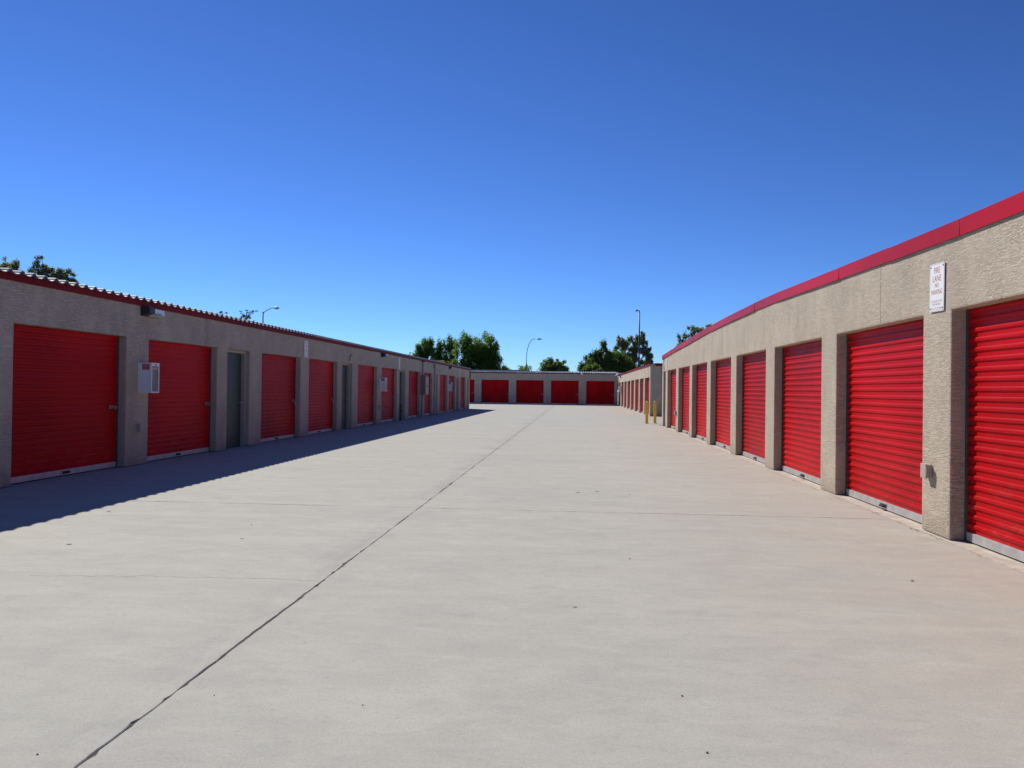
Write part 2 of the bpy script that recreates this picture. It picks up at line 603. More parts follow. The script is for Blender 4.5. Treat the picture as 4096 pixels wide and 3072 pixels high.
def man_door(bld, a, b):
    w_ = b - a
    fr = MB()
    fr.box(0, 0.06, -0.04, 0.10, 0.005, HEAD)
    fr.box(w_ - 0.06, w_, -0.04, 0.10, 0.005, HEAD)
    fr.box(0.06, w_ - 0.06, -0.04, 0.10, HEAD - 0.06, HEAD)
    d = fr.build("man_door", "tan_paint", bld, loc=(a, 0.13, 0))
    MB().box(0.063, w_ - 0.063, 0.04, 0.085, 0.012, HEAD - 0.063).build("door_leaf", "green_door", d, bevel=0.002)
    kn = MB().tube([(w_ - 0.13, 0.039, 0.98), (w_ - 0.13, 0.0, 0.98)], [0.028, 0.014], 10)
    kn.tube([(w_ - 0.13, 0.0, 0.98), (w_ - 0.13, -0.012, 0.98), (w_ - 0.13, -0.034, 0.98)], [0.014, 0.028, 0.022], 10)
    kn.build("door_knob", "aluminium", d, smooth=True)
    return d

def wall_mesh(u0_, u1_, openings, topf, T=0.2, extra=(), zb=0.010):
    us = sorted(set([u0_, u1_] + [x for o in openings for x in o[:2]] + list(extra)))
    def is_open(c_):
        return any(o[0] < c_ < o[1] for o in openings)
    nv = {}
    vs, fs = [], []
    def V(i, j, k):
        key = (i, j, k)
        if key not in nv:
            z = (zb, HEAD, topf(us[i]))[j]
            nv[key] = len(vs)
            vs.append((us[i], k * T, z))
        return nv[key]
    cells = {(i, j): (j == 1 or not is_open((us[i] + us[i + 1]) / 2)) for i in range(len(us) - 1) for j in (0, 1)}
    for (i, j), s_ in cells.items():
        if not s_:
            continue
        fs.append((V(i, j, 0), V(i + 1, j, 0), V(i + 1, j + 1, 0), V(i, j + 1, 0)))
        fs.append((V(i, j, 1), V(i, j + 1, 1), V(i + 1, j + 1, 1), V(i + 1, j, 1)))
        for (di, dj, e) in ((-1, 0, ((i, j), (i, j + 1))), (1, 0, ((i + 1, j + 1), (i + 1, j))), (0, -1, ((i + 1, j), (i, j))), (0, 1, ((i, j + 1), (i + 1, j + 1)))):
            if not cells.get((i + di, j + dj), False):
                (p, q), (r_, s2) = e
                fs.append((V(p, q, 0), V(p, q, 1), V(r_, s2, 1), V(r_, s2, 0)))
    m = MB()
    m.v, m.f = vs, fs
    return m.mesh("wall", "stucco", smooth=False, bevel=0.018)

def shell(bld, u0_, u1_, D, h):
    """end walls and rear wall"""
    MB().box(u0_, u0_ + 0.2, 0.2, D, 0.0, h).build("end_wall", "stucco", bld)
    MB().box(u1_ - 0.2, u1_, 0.2, D, 0.0, h).build("end_wall", "stucco", bld)
    MB().box(u0_ + 0.2, u1_ - 0.2, D - 0.2, D, 0.0, h).build("rear_wall", "stucco", bld)

RIB = 0.225
def roof_sheet_mesh(L, slope):
    def mk():
        n_per = 12
        us, zs = [], []
        for r_ in range(4):
            for k in range(n_per):
                tt = k / n_per
                x_ = abs(tt - 0.5) * 2
                z = 0.050 * min(1.0, (x_ / 0.84)) ** 3.0
                us.append(RIB * (r_ + tt))
                zs.append(z)
        us.append(RIB * 4)
        zs.append(0.050)
        n = len(us)
        vs, fs = [], []
        stations = [(-0.0830, -0.009), (-0.0815, -0.004), (-0.078, -0.001), (-0.072, 0.0), (-0.06, None), (L, None)]
        th = 0.0035
        for v, dz in stations:
            base = (v + 0.07) * slope if dz is None else dz
            for u_, z in zip(us, zs):
                vs.append((u_, v, base + z))
        S = len(stations)
        for k in range(S - 1):
            for i in range(n - 1):
                fs.append((k * n + i, k * n + i + 1, (k + 1) * n + i + 1, (k + 1) * n + i))
        off = len(vs)
        for v, dz in stations:
            base = (v + 0.07) * slope if dz is None else dz
            for u_, z in zip(us, zs):
                vs.append((u_, v + (th if dz is not None and dz < 0 else 0), base + z - th))
        for k in range(S - 1):
            for i in range(n - 1):
                fs.append((off + k * n + i, off + (k + 1) * n + i, off + (k + 1) * n + i + 1, off + k * n + i + 1))
        for i in range(n - 1):
            fs.append((i, off + i, off + i + 1, i + 1))
        m = MB()
        m.v, m.f = vs, fs
        me = m.mesh("roof_sheet", "galvanized", smooth=True)
        me.materials.append(MAT["glint_metal"])       # eave lip coloured brighter than the sheet to give the sun glint
        for p in me.polygons:
            if p.center.y < -0.0775:
                p.material_index = 1
        return me
    return cached(("sheet", L, slope), mk)

def ribbed_roof(bld, u0_, u1_, zt, D, slope=0.045):
    """zt: bottom of the troughs at the eave"""
    ridge = D * 0.55
    deck = MB()
    za, zr, zd = zt - 0.012, zt - 0.012 + ridge * slope, zt - 0.012 + (2 * ridge - D) * slope
    deck.add([(u0_, 0.02, za), (u1_, 0.02, za), (u1_, ridge, zr), (u0_, ridge, zr), (u1_, D + 0.1, zd), (u0_, D + 0.1, zd),
              (u0_, 0.02, za - 0.03), (u1_, 0.02, za - 0.03), (u1_, D + 0.1, zd - 0.4), (u0_, D + 0.1, zd - 0.4)],
             [(0, 1, 2, 3), (3, 2, 4, 5), (6, 9, 8, 7), (0, 6, 7, 1), (5, 4, 8, 9), (0, 3, 5, 9, 6), (1, 7, 8, 4, 2)])
    deck_o = deck.build("roof", "galvanized", bld)
    me = roof_sheet_mesh(round(ridge, 2), slope)
    n = int((u1_ - u0_ + 0.12) / (RIB * 4)) + 1
    start = u1_ + 0.06 - n * RIB * 4
    for i in range(n):
        link("roof_sheet", me, deck_o, (start + i * RIB * 4, 0, zt + random.uniform(-0.0015, 0.0015)))
    # painted trim board below the sheets
    Lp = 3.05
    k = int(math.ceil((u1_ - u0_ + 0.04) / Lp))
    for i in range(k):
        a = u0_ - 0.02 + i * Lp
        b = min(a + Lp - 0.002, u1_ + 0.02)
        MB().box(a, b, -0.032, -0.002, zt - 0.092, zt - 0.004).build("fascia_board", "fascia_red", bld)

def coping(bld, u0_, u1_, topf, step, h=0.15, phase=0.0, mat="coping_red"):
    u_ = u0_ - 0.03
    edges = [u_]
    nxt = u0_ + phase
    while nxt < u1_ - 0.3:
        edges.append(nxt)
        nxt += step
    edges.append(u1_ + 0.03)
    for a, b in zip(edges[:-1], edges[1:]):
        a2, b2 = a + 0.0015, b - 0.0015
        za, zb_ = topf(a), topf(b)
        j = random.uniform(-0.004, 0.004)
        vs = []
        tl = random.uniform(-0.004, 0.007)
        for u_, z in ((a2, za), (b2, zb_)):
            z += j
            vs += [(u_, -0.024, z), (u_, -0.026 + tl, z - h), (u_, -0.018 + tl, z - h), (u_, -0.008, z - 0.03), (u_, 0.26, z - 0.03), (u_, 0.26, z)]
        fs = [(i, (i + 1) % 6, 6 + (i + 1) % 6, 6 + i) for i in range(6)] + [tuple(range(6))[::-1], tuple(range(6, 12))]
        MB().add(vs, fs).build("coping_panel", mat, bld)

# ------------------------------------------------------------------ left building (in shade)
LX = -7.20
bl = tag(empty("storage_building", (LX, 0, 0), R(90)), "long beige storage building in shade, with ribbed metal roof, red and green doors", "building")
b_starts = [1.50, 9.72, 17.91, 26.14, 34.33, 42.38, 50.25]
rolls, mans = [], []
for k, b in enumerate(b_starts):
    if k == 6:
        rolls.append((b, b + 2.4))
        mans.append((53.45, 54.30))
        continue
    s_ = (b_starts[k + 1] - b) / 8.2
    rolls.append((b, round(b + 2.6, 3)))
    rolls.append((round(b + 3.28 * s_, 3), round(b + 3.28 * s_ + 2.6, 3)))
    mans.append((round(b + 6.36 * s_, 3), round(b + 7.50 * s_, 3)))
L_END = 54.70
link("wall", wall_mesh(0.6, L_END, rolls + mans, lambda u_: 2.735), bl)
for a, b in rolls:
    roll_up_door(bl, a, b, slats=9 < a < 25, lock=random.random() < 0.5)
for a, b in mans:
    man_door(bl, a, b)
shell(bl, 0.6, L_END, 8.6, 2.70)
ribbed_roof(bl, 0.6, L_END, 2.742, 8.6)

# ------------------------------------------------------------------ right building (in sun)
RX = 3.43
def top_r(u_):
    y = -u_
    return float(np.interp(y, [0, 6.35, 7.5, 9.3, 11.0, 13.9, 15.8, 19.0, 20.6, 23.5, 28.8, 31.5], [2.89, 2.90, 2.909, 2.938, 2.975, 3.035, 3.045, 3.030, 3.008, 2.938, 2.815, 2.73]))
br = tag(empty("storage_building", (RX, 0, 0), R(-90)), "sunlit beige storage building with bright red roll-up doors and red coping", "building")
r_rolls = [(1.75, 4.35), (4.96, 7.56), (8.15, 10.75), (11.39, 13.99), (14.62, 17.22), (17.80, 20.40), (20.96, 23.56), (24.07, 26.60), (27.20, 29.66)]
R_END = 31.40
ops = [(-b, -a) for a, b in r_rolls] + [(-31.04, -30.29)]
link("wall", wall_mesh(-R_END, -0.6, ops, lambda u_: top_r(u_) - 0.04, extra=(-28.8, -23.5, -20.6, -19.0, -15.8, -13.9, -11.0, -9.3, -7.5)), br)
for a, b in r_rolls:
    roll_up_door(br, -b, -a, slats=a < 23, latch=a > 12)
man_door(br, -31.04, -30.29)
shell(br, -R_END, -0.6, 9.0, 2.66)
MB().box(-R_END + 0.01, -0.61, 0.205, 8.99, 2.661, 2.70).build("roof", "roof_felt", br)
coping(br, -R_END, -0.6, top_r, 1.62, phase=1.35)
MB().box(-R_END, -0.6, -0.038, 0.6, -0.05, 0.0055).build("threshold_slab", "threshold_concrete", br)
for y in (9.25, 18.85):
    MB().box(-y - 0.0025, -y + 0.0025, -0.0012, 0.004, HEAD + 0.02, top_r(-y) - 0.16).build("control_joint", "crack", br)

# ------------------------------------------------------------------ far right building
FX = 4.10
def top_f(u_):
    return 2.865
bf = tag(empty("storage_building", (FX, 0, 0), R(-90)), "short beige storage building beyond the two yellow bollards", "building")
f_rolls = [(43.85, 46.80), (47.60, 50.35), (51.10, 54.10), (54.95, 57.95), (58.65, 61.85), (62.70, 65.70), (66.50, 69.70), (70.70, 73.60)]
F_END = 74.2
link("wall", wall_mesh(-F_END, -43.4, [(-b, -a) for a, b in f_rolls], lambda u_: 2.82), bf)
for a, b in f_rolls:
    roll_up_door(bf, -b, -a, slats=False)
shell(bf, -F_END, -43.4, 9.5, 2.80)
MB().box(-F_END + 0.01, -43.41, 0.205, 9.49, 2.801, 2.84).build("roof", "roof_felt", bf)
coping(bf, -F_END, -43.4, top_f, 3.05, h=0.14, phase=2.0, mat="fascia_red")
# red trim and dark cap on the end wall that faces the drive
MB().box(-43.398, -43.360, 0.27, 9.5, 2.715, 2.845).build("fascia_board", "fascia_red", bf)
MB().box(-43.60, -43.345, 0.265, 9.5, 2.847, 2.868).build("roof_cap", "dark_metal", bf)
MB().box(-F_END, -43.38, -0.038, 0.6, -0.05, 0.0055).build("threshold_slab", "threshold_concrete", bf)
dn = MB().box(-43.398, -43.34, 0.62, 0.70, 0.06, 2.45).box(-43.398, -43.30, 0.58, 0.74, 2.452, 2.62)
dn.build("downspout", "tan_paint", bf)
MB().add([(-74.9, -0.30, 2.80), (-73.4, -0.10, 3.02), (-73.4, 0.4, 3.02), (-74.9, 0.4, 2.80), (-74.9, -0.30, 2.74), (-73.4, -0.10, 2.90), (-73.4, 0.4, 2.90), (-74.9, 0.4, 2.74)],
         [(0, 1, 2, 3), (4, 7, 6, 5), (0, 4, 5, 1), (1, 5, 6, 2), (2, 6, 7, 3), (3, 7, 4, 0)]).build("gutter_end", "white_paint", bf)

# ------------------------------------------------------------------ back building across the end of the drive
BY = 75.0
bb = tag(empty("storage_building", (0, BY, 0), 0), "low storage building with wide red doors closing the far end of the drive", "building")
b_rolls = [(-18.6, -16.0), (-15.30, -12.70), (-12.02, -9.42), (-8.75, -6.15), (-5.45, -2.85), (-2.16, 0.44), (1.15, 3.77)]
_h0 = HEAD
HEAD = 2.27
NSLAT, CURT = 25, 25 * PITCH
_cache.clear()
link("wall", wall_mesh(-22.0, 4.08, b_rolls, lambda u_: 2.985), bb)
for a, b in b_rolls:
    roll_up_door(bb, a, b, slats=False)
shell(bb, -22.0, 4.08, 9.6, 2.95)
ribbed_roof(bb, -22.0, 4.02, 2.992, 9.6)
HEAD = _h0
NSLAT, CURT = 23, 23 * PITCH

# ------------------------------------------------------------------ fire-lane signs
def make_sign(panel_mat="sign_white", red="sign_red", pale="sign_pale_red"):
    s_ = empty("fire_lane_sign", (0, 0, 0))
    W_, H_ = 0.305, 0.457
    # rounded plate
    ring = []
    rad = 0.022
    for cx, cz, a0 in ((W_ / 2 - rad, H_ / 2 - rad, 0), (-W_ / 2 + rad, H_ / 2 - rad, 90), (-W_ / 2 + rad, -H_ / 2 + rad, 180), (W_ / 2 - rad, -H_ / 2 + rad, 270)):
        for k in range(5):
            a = R(a0 + 90 * k / 4)
            ring.append((cx + rad * math.cos(a), cz + rad * math.sin(a)))
    n = len(ring)
    m = MB().add([(x_, -0.013, z) for x_, z in ring] + [(x_, -0.009, z) for x_, z in ring],
                 [tuple(range(n)), tuple(range(n, 2 * n))[::-1]] + [(i, (i + 1) % n, n + (i + 1) % n, n + i) for i in range(n)])
    m.build("panel", panel_mat, s_)
    m = MB()
    k1, k2 = 0.955, 0.935
    vs = [(x_ * k1, -0.0135, z * 0.972) for x_, z in ring] + [(x_ * k2, -0.0135, z * 0.959) for x_, z in ring]
    m.add(vs, [(i, (i + 1) % n, n + (i + 1) % n, n + i) for i in range(n)])
    m.build("border", red, s_)
    for body, z, size, xs, mt, bold in (("FIRE", 0.160, 0.082, 0.90, red, 0.0004), ("LANE", 0.082, 0.082, 0.90, red, 0.0004), ("NO", 0.018, 0.060, 0.86, red, 0.0002),
                                        ("PARKING", -0.045, 0.066, 0.82, red, 0.0002), ("BY ORDER OF THE", -0.132, 0.030, 0.88, pale, 0.0),
                                        ("FIRE MARSHAL", -0.160, 0.030, 0.88, pale, 0.0), ("THE CITY OF MESA", -0.200, 0.030, 0.88, pale, 0.0)):
        link("lettering", text_mesh(body, size, mt, xs, bold), s_, (0, -0.0136, z))
    for x_, z in ((-0.128, 0.198), (0.128, -0.198), (0.128, 0.198), (-0.128, -0.198)):
        MB().tube([(x_, -0.0135, z), (x_, -0.0175, z)], 0.006, 8).build("bolt", "dark_metal", s_)
    return s_

def put(o, loc, rz, label, cat, group=None):
    o.location = loc
    o.rotation_euler = (0, 0, rz)
    tag(o, label, cat, group)
    return o

sign0 = make_sign()
GS = "fire lane signs on the buildings"
put(sign0, (RX, 7.83, 2.352), R(-90), "white fire lane no parking sign on the sunlit pillar nearest the viewer", "sign", GS)
sign0.rotation_euler = (0, R(1.2), R(-90))
for (x_, y, z, rz, lab) in ((RX, 30.0, 2.33, -90, "white fire lane sign at far corner of the sunlit right building, seen edge on"),
                            (LX, 20.9, 2.36, 90, "white fire lane sign on shaded left wall, nearest of the three there"),
                            (LX, 32.36, 2.365, 90, "fire lane sign on shaded left wall above a dark standpipe"),
                            (LX, 49.75, 2.37, 90, "fire lane sign on shaded left wall, farthest of the three there"),
                            (FX, 47.3, 2.42, -90, "white fire lane sign on the short building beyond the bollards")):
    put(copy_tree(sign0), (x_, y, z), R(rz), lab, "sign", GS)
put(make_sign("sign_faded", "sign_pale_red", "sign_white"), (-2.50, BY, 2.57), 0, "faded sign between two doors of the far end building", "sign", GS)

# painted building letters
for body, loc, lab in (("C", (RX, 30.86, 2.37), "large red letter painted at far corner of sunlit right building"),
                       ("J", (FX, 44.4, 2.44), "red letter painted at near corner of the building beyond the bollards")):
    me = text_mesh(body, 0.62, "letter_red", 0.95, 0.012)
    o = link("building_letter", me, None, (loc[0] - 0.004, loc[1], loc[2]))
    o.rotation_euler = (0, 0, R(-90))
    tag(o, lab, "letter")

# ------------------------------------------------------------------ extinguisher cabinets
def make_cabinet():
    s_ = empty("extinguisher_cabinet", (0, 0, 0))
    W_, D_, H_ = 0.25, 0.215, 0.50
    m = MB()
    t_ = 0.006
    m.box(-W_ / 2, -W_ / 2 + t_, -D_, 0, 0, H_).box(W_ / 2 - t_, W_ / 2, -D_, 0, 0, H_)
    m.box(-W_ / 2 + t_, W_ / 2 - t_, -D_, 0, 0, t_).box(-W_ / 2 + t_, W_ / 2 - t_, -D_, 0, H_ - t_, H_)
    m.box(-W_ / 2 + t_, W_ / 2 - t_, -t_, 0, t_, H_ - t_)
    m.build("case", "white_paint", s_)
    m = MB()
    m.box(-W_ / 2, -W_ / 2 + 0.022, -D_ - 0.016, -D_ - 0.001, 0, H_).box(W_ / 2 - 0.022, W_ / 2, -D_ - 0.016, -D_ - 0.001, 0, H_)
    m.box(-W_ / 2 + 0.022, W_ / 2 - 0.022, -D_ - 0.016, -D_ - 0.001, 0, 0.022)
    m.box(-W_ / 2 + 0.022, W_ / 2 - 0.022, -D_ - 0.016, -D_ - 0.001, H_ - 0.055, H_)
    fr = m.build("door_frame", "white_paint", s_)
    MB().box(-0.012, 0.012, -D_ - 0.024, -D_ - 0.0165, H_ - 0.04, H_ - 0.016).build("lock", "dark_metal", fr)
    MB().box(-W_ / 2 + 0.022, W_ / 2 - 0.022, -D_ - 0.010, -D_ - 0.006, 0.022, H_ - 0.055).build("pane", "glass", s_)
    MB().box(-0.085, 0.085, -D_ - 0.0125, -D_ - 0.0105, H_ - 0.115, H_ - 0.075).build("decal", "sign_pale_red", s_)
    lb = MB().box(-W_ / 2 - 0.002, -W_ / 2 - 0.0005, -D_ + 0.02, -D_ + 0.145, H_ - 0.115, H_ - 0.02).build("label_plate", "label_red", s_)
    for z in (H_ - 0.048, H_ - 0.072, H_ - 0.096):
        MB().box(-W_ / 2 - 0.003, -W_ / 2 - 0.0022, -D_ + 0.035, -D_ + 0.13, z, z + 0.010).build("label_line", "sign_pale_red", lb)
    return s_

cab0 = make_cabinet()
GC = "extinguisher cabinets on the walls"
put(cab0, (LX, 12.79, 1.205), R(90), "white extinguisher cabinet with glass door, nearest on the shaded left wall", "cabinet", GC)
put(copy_tree(cab0), (LX, 29.18, 1.22), R(90), "white extinguisher cabinet on shaded left wall, second from the viewer", "cabinet", GC)
put(copy_tree(cab0), (LX, 45.25, 1.22), R(90), "white extinguisher cabinet on shaded left wall, farthest of the three", "cabinet", GC)
put(copy_tree(cab0), (FX, 69.95, 1.29), R(-90), "white extinguisher cabinet on the short building beyond the bollards", "cabinet", GC)
# the extinguisher that shows behind the near pane
ex = empty("fire_extinguisher", (LX + 0.10, 12.79, 1.212))
m = MB().tube([(0, 0, 0), (0, 0, 0.012), (0, 0, 0.27), (0, 0, 0.31), (0, 0, 0.325)], [0.052, 0.058, 0.058, 0.035, 0.016], 16)
m.build("cylinder", "extinguisher_red", ex, smooth=True)
MB().tube([(0, 0, 0.326), (0, 0, 0.36)], 0.014, 8).build("valve", "brass", ex)
MB().box(-0.012, 0.012, -0.07, 0.05, 0.361, 0.375).build("handle", "dark_metal", ex)
MB().tube([(0, 0.03, 0.35), (0, 0.07, 0.33), (0.02, 0.075, 0.2), (0.02, 0.07, 0.1)], 0.009, 6).build("hose", "black_plastic", ex)
MB().tube([(0, 0, 0.12), (0, 0, 0.21)], 0.0595, 16, False).build("label_band", "sign_white", ex)
tag(ex, "red fire extinguisher behind the glass of the nearest cabinet", "extinguisher")

# ------------------------------------------------------------------ wall lights
def make_wall_light():
    s_ = empty("wall_light", (0, 0, 0))
    MB().box(-0.27, 0.27, -0.02, 0, -0.075, 0.075).build("back_plate", "dark_metal", s_)
    m = MB().add([(-0.27, -0.020, -0.075), (-0.27, -0.16, -0.03), (-0.27, -0.16, 0.075), (-0.27, -0.020, 0.075),
                  (-0.10, -0.020, -0.075), (-0.10, -0.16, -0.03), (-0.10, -0.16, 0.075), (-0.10, -0.020, 0.075)],
                 [(0, 1, 2, 3), (4, 7, 6, 5), (0, 4, 5, 1), (1, 5, 6, 2), (2, 6, 7, 3), (3, 7, 4, 0)])
    m.build("housing", "dark_metal", s_, bevel=0.006)
    m = MB().add([(-0.099, -0.021, -0.072), (-0.099, -0.15, -0.035), (-0.099, -0.15, 0.06), (-0.099, -0.021, 0.072),
                  (0.27, -0.021, -0.072), (0.27, -0.13, -0.035), (0.27, -0.13, 0.055), (0.27, -0.021, 0.072)],
                 [(0, 1, 2, 3), (4, 7, 6, 5), (0, 4, 5, 1), (1, 5, 6, 2), (2, 6, 7, 3), (3, 7, 4, 0)])
    m.build("lens", "lens", s_, bevel=0.01)
    MB().box(-0.08, 0.12, -0.162, -0.152, -0.058, -0.022).build("bracket", "lamp_grey", s_)
    return s_

wl0 = make_wall_light()
GL = "wall lights under the left eave"
put(wl0, (LX, 12.98, 2.565), R(90), "dark and glass wall light under left eave, nearest the viewer", "wall light", GL)
put(copy_tree(wl0), (LX, 29.55, 2.57), R(90), "dark and glass wall light under left eave, second from the viewer", "wall light", GL)
put(copy_tree(wl0), (LX, 45.7, 2.565), R(90), "dark and glass wall light under left eave, farthest from the viewer", "wall light", GL)
o = empty("wall_light", (0.72, BY, 2.86))
MB().tube([(0, 0, 0.06), (0, -0.12, 0.06)], 0.035, 8).build("arm", "lamp_grey", o)
MB().tube([(0, -0.16, 0.13), (0, -0.16, 0.11), (0, -0.16, -0.08), (0, -0.16, -0.10)], [0.07, 0.10, 0.11, 0.105], 12).build("housing", "white_paint", o, smooth=False)
MB().tube([(0, -0.16, -0.1005), (0, -0.17, -0.15)], [0.09, 0.05], 12).build("lens", "dark_metal", o)
tag(o, "small white lamp under the eave of the far end building", "wall light")
o = empty("wall_light", (FX, 70.2, 2.60))
MB().box(-0.1, 0.1, -0.14, 0, -0.07, 0.07).build("housing", "brown_and_shaded_tan", o, bevel=0.01)
MB().box(-0.08, 0.08, -0.12, -0.02, -0.095, -0.071).build("lens", "lens", o)
tag(o, "small brown lamp on far end of the building beyond the bollards", "wall light")

# ------------------------------------------------------------------ outlet boxes, conduits, meter box
def make_outlet():
    s_ = empty("outlet_box", (0, 0, 0))
    MB().box(-0.052, 0.052, -0.048, 0, -0.062, 0.062).build("box", "tan_paint", s_, bevel=0.006)
    MB().box(-0.060, 0.060, -0.066, -0.049, -0.070, 0.070).build("cover", "tan_paint", s_, bevel=0.006)
    MB().tube([(0.066, -0.058, -0.04), (0.066, -0.058, 0.04)], 0.006, 6).build("hinge", "tan_paint", s_)
    return s_

ob0 = make_outlet()
GO = "outlet boxes on the pillars"
put(ob0, (RX, 7.97, 0.60), R(-90), "tan outlet box low on the sunlit pillar under the fire lane sign", "outlet box", GO)
put(copy_tree(ob0), (RX, 27.05, 0.63), R(-90), "tan outlet box low on a far pillar of the sunlit building", "outlet box", GO)
put(copy_tree(ob0), (LX, 12.70, 0.63), R(90), "tan outlet box on shaded pillar below the nearest extinguisher cabinet", "outlet box", GO)
put(copy_tree(ob0), (LX, 29.05, 0.63), R(90), "tan outlet box on shaded pillar below the second extinguisher cabinet", "outlet box", GO)

mp = empty("electric_panel", (LX, 37.32, 0), R(90))
MB().box(-0.38, 0.38, -0.24, 0, 1.06, 1.95).build("cabinet", "brown_and_shaded_tan", mp, bevel=0.008)  # tan cabinet coloured brown: the shade on its side is put into the colour
MB().box(-0.37, 0.37, -0.262, -0.242, 1.07, 1.90).build("door", "tan_paint", mp, bevel=0.004)
MB().box(-0.03, 0.03, -0.285, -0.263, 1.42, 1.50).build("handle", "dark_metal", mp)
MB().tube([(0, -0.06, 1.951), (0, -0.06, 2.60)], 0.04, 8).build("conduit", "tan_paint", mp)
MB().box(-0.10, 0.10, -0.16, 0, 2.601, 2.66).build("junction", "dark_metal", mp)
MB().tube([(-0.12, -0.07, 1.059), (-0.12, -0.07, 0.0)], 0.055, 8).build("conduit", "tan_paint", mp)
MB().tube([(0.14, -0.07, 1.059), (0.14, -0.07, 0.0)], 0.035, 8).build("conduit", "tan_paint", mp)
tag(mp, "tan electrical panel with conduits mounted on the shaded left wall", "panel")

dsx = empty("downspout", (LX, 40.55, 0), R(90))
MB().box(-0.22, 0.10, -0.15, 0, 2.40, 2.60).build("collector_box", "tan_paint", dsx, bevel=0.006)
MB().box(-0.02, 0.08, -0.09, -0.01, 0.02, 2.399).build("pipe", "tan_paint", dsx)
tag(dsx, "tan downspout with collector box on far part of shaded left wall", "downspout")
dsy = MB().box(-0.04, 0.04, -0.09, -0.002, 2.06, 2.62).build("downspout", "brown_and_shaded_tan", None, loc=(LX, 54.52, 0))
dsy.rotation_euler = (0, 0, R(90))
tag(dsy, "short brown pipe at the far corner of the shaded left building", "downspout")
sp = empty("standpipe", (LX, 32.42, 0), R(90))
MB().tube([(0, -0.08, 0), (0, -0.08, 0.60)], 0.035, 8).build("pipe", "dark_metal", sp)
MB().tube([(0, -0.08, 0.42), (0, -0.16, 0.42)], [0.03, 0.04], 8).build("outlet", "dark_metal", sp)
MB().tube([(0, -0.08, 0.60), (0, -0.08, 0.66)], [0.055, 0.03], 8).build("cap", "dark_metal", sp)
tag(sp, "dark standpipe against the shaded left wall beside a green door", "standpipe")
hk = MB().tube([(0, -0.005, -0.09), (0, -0.05, -0.08), (0, -0.06, 0.0), (0, -0.06, 0.07), (0.02, -0.10, 0.09), (0.03, -0.12, 0.07)], 0.013, 6).build("wall_bracket", "black_plastic", None, loc=(LX, 24.95, 2.30))
hk.rotation_euler = (0, 0, R(90))
tag(hk, "small dark bracket on shaded wall above a green door", "bracket")

# ------------------------------------------------------------------ bollards
for x_, y, lean, lab in ((3.02, 33.35, 0.6, "yellow bollard standing in the open, left of the two"),
                         (3.40, 33.75, -0.5, "yellow bollard close to the building corner, right of the two")):
    s_ = empty("bollard", (x_, y, 0))
    s_.rotation_euler = (0, R(lean), 0)
    MB().tube([(0, 0, -0.03), (0, 0, 0.88)], 0.061, 20).build("post", "yellow_paint", s_, smooth=False)
    MB().tube([(0, 0, 0.8805), (0, 0, 0.905), (0, 0, 0.928), (0, 0, 0.940)], [0.061, 0.056, 0.040, 0.016], 20).build("cap", "yellow_paint", s_, smooth=True)
    MB().tube([(0, 0, 0.0), (0, 0, 0.012)], [0.10, 0.085], 20).build("footing", "threshold_concrete", s_)
    tag(s_, lab, "bollard", "yellow bollards between the two right buildings")

# ------------------------------------------------------------------ street lamps
def street_lamp(label, base, ztop, arm, head, curved, rad=0.10):
    s_ = empty("street_lamp", base)
    ax, az = arm
    MB().tube([(0, 0, 0), (0, 0, ztop * 0.5), (0, 0, ztop)], [rad, rad * 0.8, rad * 0.62], 10).build("pole", "pole_grey", s_, smooth=True)
    pts = []
    if curved == "big":
        for k in range(9):
            a = math.pi / 2 * k / 8
            pts.append((ax * 0.75 * (1 - math.cos(a)), 0, ztop + az * math.sin(a)))
        pts.append((ax, 0, ztop + az))
    elif curved == "hook":
        z0 = ztop - az * 0.35
        for k in range(8):
            q = k / 7
            pts.append((ax * q, 0, z0 + az * 1.35 * math.sin(q * math.pi / 2 * 1.05)))
    else:
        pts = [(0, 0, ztop), (ax * 0.3, 0, ztop + az * 0.8), (ax, 0, ztop + az)]
    MB().tube(pts, rad * 0.42, 8).build("arm", "pole_grey", s_, smooth=True)
    ex_, ez = pts[-1][0], pts[-1][2]
    sgn = 1 if ax > 0 else -1
    h = head
    m = MB().tube([(ex_ - sgn * 0.02, 0, ez), (ex_ + sgn * h * 0.25, 0, ez), (ex_ + sgn * h * 0.8, 0, ez - 0.02), (ex_ + sgn * h, 0, ez - 0.02)], [0.05, 0.13, 0.12, 0.06], 10)
    m.v = [(a, b, ez + (c_ - ez) * 0.7) for a, b, c_ in m.v]
    m.build("lamp_head", "lamp_grey", s_, smooth=True)
    MB().tube([(ex_ + sgn * h * 0.5, 0, ez - 0.075), (ex_ + sgn * h * 0.5, 0, ez - 0.13)], [0.10, 0.06], 10).build("lens", "lens", s_)
    tag(s_, label, "street lamp", "street lamps beyond the buildings")
    return s_

street_lamp("street lamp with bent arm rising behind the shaded left roof", (-24.1, 60, 0), 7.15, (0.86, 0.30), 0.42, "hook", 0.07)
street_lamp("street lamp with tall curved arm above the far end building", (-5.9, 98, 0), 5.1, (1.25, 2.55), 0.62, "big", 0.085)
street_lamp("tallest lamp pole, in front of the grey-green gum tree", (6.42, 80, 0), 9.25, (-0.10, 0.16), 0.36, "short", 0.10)
street_lamp("small pale street lamp against the dark trees", (8.57, 130, 0), 4.5, (-0.95, 1.75), 0.50, "big", 0.09)

